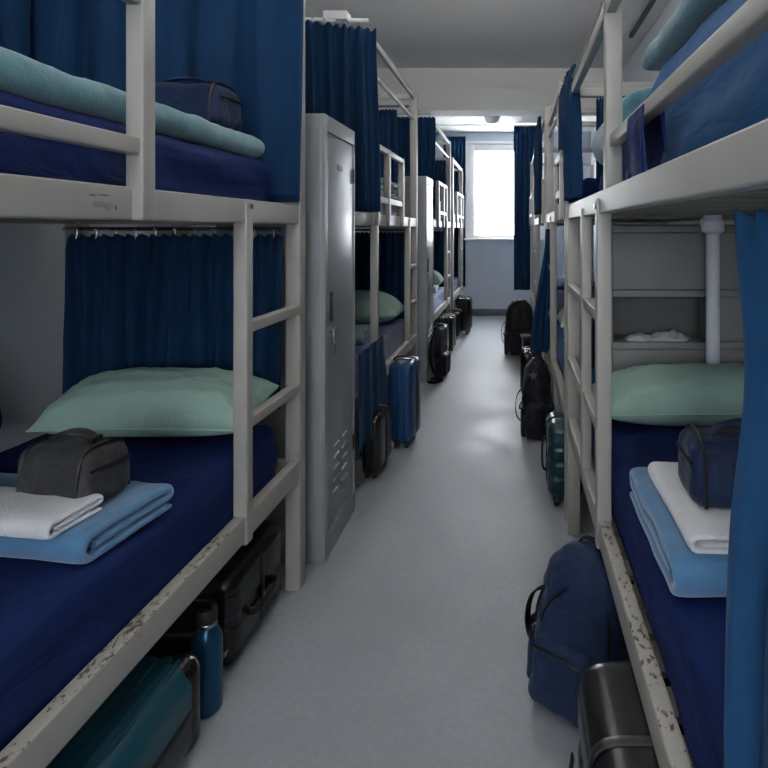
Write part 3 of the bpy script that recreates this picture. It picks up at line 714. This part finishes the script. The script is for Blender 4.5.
# ------------------------------------------------------------------ suitcases
def suitcase(label, base, size, rot=(0,0,0), m='caseblack', lift=None, ribs=5, ribdir='z', wheels=True, handle='top', cap=None, seam='zip', group='suitcases on the floor', r=.045, gd=.006, side=1, tele=False, emblem=None, lower=None):
    """local: x width, y thickness, z height; wheels at the bottom (standing) unless laid down by rot"""
    w, d, h = size
    t = thing('suitcase', label, 'suitcase', base, rot, group)
    wl = .045 if wheels else 0
    def groove(q, span, n):
        x = (q/span+.5)*n
        f = abs((x % 1)-.5)*2
        return 1 if f > .80 else (max(0, (f-.55)/.25))
    def D(p, n):
        o = V((0,0,0))
        inx = abs(p.x) < w/2-.05 if ribdir == 'z' else abs(p.z) < h/2-.05
        if ribs:
            if ribdir == 'z' and (abs(n.y) > .3 or abs(n.z) > .3) and inx: o -= n*gd*groove(p.x, w-.08, ribs)
            if ribdir == 'x' and (abs(n.y) > .3 or abs(n.x) > .3) and inx: o -= n*gd*groove(p.z, h-.08, ribs)
        if abs(n.y) > .6: o += n*.010*(1-(2*p.x/w)**2)*(1-(2*p.z/h)**2)
        return o
    bm = B(); nn = 34
    rbox(bm, (0,0,wl+h/2), (w/2,d/2,h/2), r, 5, (nn if ribdir=='z' else 8, 6, nn if ribdir=='x' else 10), D)
    if lower:
        lb = bm.copy(); bmesh.ops.bisect_plane(lb, geom=lb.verts[:]+lb.edges[:]+lb.faces[:], plane_co=(0,0,0), plane_no=(0,1,0), clear_inner=True)
        bmesh.ops.bisect_plane(bm, geom=bm.verts[:]+bm.edges[:]+bm.faces[:], plane_co=(0,0,0), plane_no=(0,1,0), clear_outer=True); obj('lower_shell', lb, lower, t, 50)
    obj('shell', bm, m, t, 50)
    if lower:
        for sx in (-.12, .03, .16):
            sb = B(); box(sb, sx*w/.48-.004, sx*w/.48+.004, -d/2-.011, -d/2+.004, wl+.06, wl+h-.06, .002); obj('rib_strip', sb, m, t)
    # zip seam running round the middle
    bm = B(); P = []
    for k in range(41):
        a = 2*PI*k/40; ca, sa = math.cos(a), math.sin(a)
        P.append(((w/2+.001)*abs(ca)**.32*(1 if ca>0 else -1), 0, wl+h/2+(h/2+.001)*abs(sa)**.28*(1 if sa>0 else -1)))
    strap(bm, P, .020, .007, (0,1,0)); obj('zip_seam', bm, seam, t, 50)
    if wheels:
        for sx in (-1, 1):
            for sy in (-1, 1):
                bm = B(); cx, cy = sx*(w/2-.045), sy*(d/2-.04)
                tube(bm, [(cx-.010,cy,.024),(cx+.010,cy,.024)], .024, 16); wo = obj('wheel', bm, 'rubber', t)
                bm = B(); box(bm, cx-.017, cx+.017, cy-.016, cy+.016, .030, .062, .005); obj('caster_fork', bm, 'zip', wo)
    if handle == 'top':
        bm = B(); z = wl+h; strap(bm, curve_pts([(-.075,0,z-.004),(-.06,0,z+.016),(0,0,z+.022),(.06,0,z+.016),(.075,0,z-.004)],5), .026, .010, (0,1,0)); obj('handle', bm, 'zip', t)
    if handle == 'side':
        bm = B(); x = side*w/2; z = wl+h/2; strap(bm, curve_pts([(x-side*.004,0,z-.09),(x+side*.020,0,z-.07),(x+side*.024,0,z),(x+side*.020,0,z+.07),(x-side*.004,0,z+.09)],5), .026, .010, (0,1,0)); obj('handle', bm, 'zip', t)
    if handle == 'flat':
        bm = B(); x = side*w/2; z = wl+h*.42; strap(bm, curve_pts([(x-side*.004,-.09,z),(x+side*.020,-.07,z),(x+side*.024,0,z),(x+side*.020,.07,z),(x-side*.004,.09,z)],5), .026, .010, (0,0,1)); obj('handle', bm, 'zip', t)
    if tele:
        bm = B(); z = wl+h; y = d/2-.03
        for sx in (-1,1): tube(bm, [(sx*.07,y,z-.02),(sx*.07,y,z+.09)], .006, 8)
        box(bm, -.09,.09,y-.013,y+.013,z+.085,z+.11,.008); obj('telescopic_handle', bm, 'trimgrey', t)
    if cap:
        for sx in (-1, 1):
            for sz in (-1, 1):
                bm = B(); rbox(bm, (sx*(w/2-.045),0,wl+h/2+sz*(h/2-.045)), (.049,d/2+.004,.049), r, 4, (3,3,3)); obj('corner_guard', bm, cap, t, 50)
    if emblem:
        bm = B(); ex, ez = emblem; box(bm, ex-.035, ex+.035, -d/2-.016, -d/2+.012, ez-.006, ez+.006, .002); box(bm, ex+.045, ex+.06, -d/2-.016, -d/2+.012, ez-.008, ez+.008, .002); obj('emblem', bm, 'chrome', t)
    return t
H = PI/2
# big teal case lying flat under the nearest left bunk: local z -> world y, local x -> world -x..., thickness up
suitcase('dark teal suitcase with a black corner lying under the nearest left bunk', (-.945, .885, .140), (.215,.25,.64), (-H,0,0), 'caseteal', ribs=2, ribdir='z', wheels=False, handle='side', cap='caseblack', r=.06, gd=.005, side=1, lower='caseblack')
suitcase('black suitcase laid on its side under the ladder of the nearest left bunk', (-1.155, 1.955, .0), (.56,.40,.30), (0,0,0), 'caseblack', ribs=2, ribdir='x', wheels=False, handle='flat', r=.05, gd=.005, side=1, seam='zip', emblem=(.20,.075))
suitcase('black suitcase under the chipped rail of the right bunk in the foreground', (.270, 1.035, 0), (.26,.46,.408), (0,0,0), 'caseblack', ribs=3, ribdir='x', wheels=True, handle='side', r=.06, gd=.007, side=-1)
suitcase('dark green teal suitcase standing beside the right ladder foot', (.268, 2.92, 0), (.185,.24,.375), (0,0,0), 'casegreen', ribs=4, ribdir='x', wheels=True, handle='side', side=-1, seam='zip', gd=.005)
suitcase('glossy blue suitcase standing against the left bunk rail in the aisle', (-.705, 3.665, 0), (.155,.24,.50), (0,0,-.10), 'caseblue', ribs=4, ribdir='z', wheels=True, r=.035, gd=.004)
suitcase('small black suitcase standing between near locker and blue suitcase', (-.795, 3.24, 0), (.13,.26,.315), (0,0,-.06), 'caseblack', ribs=3, ribdir='z', wheels=True, r=.035, gd=.004, tele=False)
suitcase('black case standing right after the far locker', (-.742, 5.74, 0), (.13,.22,.36), (0,0,-.1), 'caseblack', ribs=3, wheels=True, r=.035)
suitcase('glossy black case third beyond the far locker', (-.748, 6.36, 0), (.17,.24,.37), (0,0,-.1), 'caseblack', ribs=3, wheels=True, r=.04)
suitcase('low dark case in the row, just before the last black case', (-.73, 7.12, 0), (.10,.2,.31), (0,0,0), 'caseblack', ribs=3, wheels=True, r=.03)
suitcase('last black case in the left row, nearest the window', (-.66, 7.52, 0), (.20,.26,.44), (0,0,-.1), 'caseblack', ribs=3, wheels=True, r=.045)
suitcase('dark case with grey pull handle half hidden under the triangular curtain', (.150, 4.62, 0), (.17,.24,.36), (0,0,0), 'caseblack', ribs=3, wheels=True, r=.04, tele=True)

# ------------------------------------------------------------------ water bottle
t = thing('water_bottle', 'blue steel water bottle standing between the teal and black suitcases', 'bottle', (-.893, 1.635, 0))
bm = B(); t.scale = (.98,.98,.95)
lathe(bm, [(.036,0),(.041,.004),(.042,.02),(.042,.205),(.040,.222),(.033,.240),(.025,.252),(.024,.262)], 36); obj('body', bm, 'bottle', t)
bm = B(); lathe(bm, [(.0265,.258),(.0275,.260),(.0275,.268),(.0265,.270)], 32); obj('neck_ring', bm, 'chrome', t)
bm = B(); lathe(bm, [(.0265,.270),(.0285,.272),(.0285,.306),(.027,.312),(.018,.314)], 32); cp = obj('cap', bm, 'bottlecap', t)
bm = B(); strap(bm, curve_pts([(-.020,0,.308),(-.016,0,.322),(0,0,.327),(.016,0,.322),(.020,0,.308)],5), .012, .004, (0,1,0)); obj('loop', bm, 'bottlecap', cp)

# ------------------------------------------------------------------ backpacks
def backpack(label, base, rot, w, d, h, m, seed=0, strap_side=0, star=False, group='backpacks on the floor'):
    """local: front pockets towards -y, straps on +y"""
    t = thing('backpack', label, 'backpack', base, rot, group)
    def prof(k):   # width factor over height 0..1
        return (.93+.10*math.sin(min(1,k*1.6)*PI*.6)) * (1 if k < .55 else 1-.42*((k-.55)/.45)**2.0)
    def D(p, n):
        k = p.z/h+.5; f = prof(k); g = 1 - .38*max(0,(k-.35)/.65)**2
        o = V((p.x*(f-1), p.y*(g-1) + .10*d*max(0,k-.3), 0))
        o += n*(.013*N(p.x*9+seed, p.y*9, p.z*8) + .008*N(p.x*16+seed, p.y*16, p.z*26))
        if n.z < -.6: o.z = 0
        return o
    bm = B(); rbox(bm, (0,0,h/2), (w/2,d/2,h/2), min(.085,d*.42), 6, (16,10,20), D); bd = obj('body', bm, m, t, 80)
    def D2(p, n):
        k = (p.z/(h*.46))+.5
        o = V((-p.x*.14*k*k, 0, 0)) + n*(.006*N(p.x*14+seed, p.y*10, p.z*12) + .004*N(p.x*25, p.z*22, seed))
        return o
    bm = B(); rbox(bm, (0,-d/2-.004,h*.25), (w*.385,.034,h*.225), .032, 5, (12,4,10), D2); fp = obj('front_pocket', bm, m, t, 80)
    bm = B(); tube(bm, curve_pts([(-w*.33,-d/2-.030,h*.40),(-w*.15,-d/2-.040,h*.425),(w*.15,-d/2-.040,h*.425),(w*.33,-d/2-.030,h*.40)],6), .0045, 6); obj('zipper', bm, 'zip', fp)
    for sx in (-1, 1):
        bm = B(); rbox(bm, (sx*(w/2-.006),0,h*.19), (.022,d*.36,h*.18), .020, 4, (3,8,8), lambda p, n: n*.004*N(p.y*14+seed, p.z*14, 0)); obj('side_pocket', bm, m, t, 80)
    bm = B(); P = []
    for k in range(29):
        a = PI*k/28; x = -math.cos(a)*w*.5*.90; z = h*.46+math.sin(a)**.8*h*.505
        kk = z/h; x *= prof(kk)**.9; P.append((x*.98, -d*.5*(1-.38*max(0,(kk-.35)/.65)**2)*.74+.10*d*max(0,kk-.3), z-.005))
    tube(bm, P, .005, 6); obj('main_zipper', bm, 'zip', t)
    bm = B(); zt = h-.006
    strap(bm, curve_pts([(-.035,.10*d*.7,zt-.012),(-.028,.10*d*.7,zt+.018),(0,.10*d*.7,zt+.026),(.028,.10*d*.7,zt+.018),(.035,.10*d*.7,zt-.012)],5), .020, .005, (0,1,0)); obj('haul_loop', bm, 'web', t)
    for sx in (-1, 1):
        bm = B(); y = d/2
        strap(bm, curve_pts([(sx*w*.16,y*.85,h*.90),(sx*w*.24,y+.035,h*.74),(sx*w*.30,y+.045,h*.48),(sx*w*.36,y+.02,h*.22),(sx*w*.42,y*.8,h*.10)],6), .045, .012, (1,0,0)); obj('shoulder_strap', bm, 'web', t)
    for sx in (-1, 1):      # compression strap with buckle on each side, seam down each front corner
        bm = B(); x = sx*(w/2+.016)
        strap(bm, curve_pts([(sx*w*.44,-d*.46,h*.36),(x,-d*.25,h*.375),(x+sx*.004,0,h*.38),(x,d*.25,h*.385),(sx*w*.44,d*.46,h*.39)],5), .016, .004, (0,0,1)); cs = obj('side_strap', bm, 'web', t)
        bm = B(); rbox(bm, (x+sx*.006,-d*.10,h*.378), (.006,.020,.014), .005, 2, (1,1,1)); obj('buckle', bm, 'zip', cs)
    bm = B(); strap(bm, curve_pts([(w*.10,d*.05,h+.004),(w*.20,-d*.02,h-.004),(w*.29,-d*.06,h*.91),(w*.36,-d*.04,h*.80),(w*.44,.01,h*.70)],6), .022, .006, (.3,1,0)); obj('top_strap', bm, 'web', t)
    # zip pulls and a short slanted zipper on the upper front
    bm = B(); tube(bm, curve_pts([(-w*.30,-d*.44,h*.60),(-w*.20,-d*.455,h*.70),(-w*.06,-d*.42,h*.79)],5), .0045, 6)
    tube(bm, [(-w*.30,-d*.455,h*.60),(-w*.31,-d*.475,h*.545)], .0035, 6); obj('slant_zipper', bm, 'zip', t)
    if strap_side:
        s = strap_side; bm = B()
        strap(bm, curve_pts([(s*w*.43,-d*.05,h*.64),(s*(w*.5+.035),-d*.08,h*.54),(s*(w*.5+.050),-d*.10,h*.38),(s*(w*.5+.035),-d*.10,h*.24),(s*w*.46,-d*.10,h*.17)],8), .030, .005, (0,1,0)); obj('loose_strap', bm, 'web', t)
    if star:
        bm = B(); vs = []
        for k in range(10):
            r = .030 if k % 2 == 0 else .013; a = PI/2+2*PI*k/10
            vs.append((r*math.cos(a), r*math.sin(a)))
        c = V((-.02,-d*.355,h*.80)); f = [bm.verts.new(c+V((x,.35*z-.006,z))) for x, z in vs]; b = [bm.verts.new(c+V((x,.35*z+.01,z))) for x, z in vs]
        bm.faces.new(f); bm.faces.new(b[::-1])
        for k in range(10): bm.faces.new((f[k], f[(k+1)%10], b[(k+1)%10], b[k]))
        obj('star_patch', bm, 'track', t)
    return t
backpack('large navy backpack leaning on the right bunk rail in the foreground', (.200, 1.70, 0), (-.04, .05, -.62), .27, .22, .435, 'packnavy', 1, -1)
backpack('dark backpack with a star beyond the right ladder', (.160, 3.80, 0), (-.02,0,-.05), .185, .20, .525, 'packblack', 5, -1, star=True)
backpack('bulky black backpack at the far right end of the aisle', (.075, 6.30, 0), (0,0,.05), .315, .26, .60, 'packblack', 9, -1)
backpack('grey backpack squeezed beside the near locker', (-.93, 3.05, 0), (0,0,.9), .19, .12, .385, 'packgrey', 12, 0)
backpack('slim black bag leaning on the far locker with its strap on the floor', (-.690, 5.36, 0), (0,0,1.45), .30, .075, .47, 'packblack', 14, 0)
bm = B(); strap(bm, curve_pts([(0,0,.006),(.06,-.03,.012),(.12,.0,.020),(.13,.06,.014),(.08,.10,.006),(.01,.09,.006)],8), .03, .006, (0,0,1)); tag(obj('bag_strap', bm, 'web', None, loc=(-.775,5.08,.004)), 'black strap looped on the floor before the far locker', 'strap')
bm = B(); strap(bm, curve_pts([(.0,.0,.27),(-.012,-.01,.20),(-.02,-.0,.10),(-.012,.0,.006),(.02,.0,.004)],8), .022, .005, (0,1,0)); tag(obj('bag_strap', bm, 'web', None, loc=(.128,1.20,.001)), 'black strap hanging beside the foreground black suitcase', 'strap')

# ------------------------------------------------------------------ light, camera
w = bpy.data.worlds.new('overcast_sky'); bpy.context.scene.world = w; w.use_nodes = True
bg = w.node_tree.nodes['Background']; bg.inputs['Color'].default_value = (.90,.95,1.0,1)
# overcast sky, brighter on the side of the far window
nt = w.node_tree; tc = nt.nodes.new('ShaderNodeTexCoord'); sx = nt.nodes.new('ShaderNodeSeparateXYZ'); mr = nt.nodes.new('ShaderNodeMapRange')
mr.inputs['From Min'].default_value = -.5; mr.inputs['From Max'].default_value = .5; mr.inputs['To Min'].default_value = 6.0; mr.inputs['To Max'].default_value = 20.0
nt.links.new(tc.outputs['Generated'], sx.inputs['Vector']); nt.links.new(sx.outputs['Y'], mr.inputs['Value']); nt.links.new(mr.outputs['Result'], bg.inputs['Strength'])
def portal(name, x0, x1, z0, z1, y, rx):
    l = bpy.data.lights.new(name, 'AREA'); l.shape = 'RECTANGLE'; l.size = x1-x0; l.size_y = z1-z0; l.cycles.is_portal = True
    o = bpy.data.objects.new(name, l); C.objects.link(o); o.location = ((x0+x1)/2, y, (z0+z1)/2); o.rotation_euler = (rx,0,0)
portal('window_daylight', WX0, WX1, WZ0, WZ1, YF+.12, -H)
portal('window_daylight', RX0, RX1, RZ0, RZ1, YN-.12, H)
em = bpy.data.materials.new('fill_tube_glow'); em.use_nodes = True
eb = em.node_tree.nodes['Principled BSDF']; eb.inputs['Base Color'].default_value = (.9,.9,.9,1)
eb.inputs['Emission Color'].default_value = (1,.965,.92,1); eb.inputs['Emission Strength'].default_value = 30
def lamp(label, x, y):  # unseen tube lights, added to brighten the ceiling and the near end
    t = thing('fill_tube_light', label, 'lamp', (x, y, ZC), 0, 'added fill lights out of view')
    bm = B(); box(bm, -.62, .62, -.05, .05, -.055, 0, .006); obj('housing', bm, 'white', t)
    bm = B(); tube(bm, [(-.57,0,-.20),(.57,0,-.20)], .019, 14); obj('tube', bm, em, t)
    for sx in (-1, 1):
        bm = B(); box(bm, sx*.575-.012, sx*.575+.012, -.02, .02, -.225, -.05, .004); obj('socket', bm, 'white', t)
lamp('added fill tube light above the near beds, out of view', -.28, 1.3)
lamp('added fill tube light behind the camera, out of view', -.28, -1.1)
lamp('added fill tube light halfway along the corridor, out of view', -.28, 3.5)

cam = bpy.data.cameras.new('camera'); co = bpy.data.objects.new('camera', cam); C.objects.link(co)
co.location = (0, 0, 1.4); co.rotation_euler = (PI/2, 0, 0)
cam.sensor_width = 36; cam.lens = 560/768*36; cam.shift_x = -129/768; cam.shift_y = -155/768; cam.clip_start = .02
S = bpy.context.scene; S.camera = co
S.view_settings.view_transform = 'Standard'; S.view_settings.look = 'None'; S.view_settings.gamma = 1; S.view_settings.exposure = 0.55
S.cycles.max_bounces = 10; S.cycles.diffuse_bounces = 6
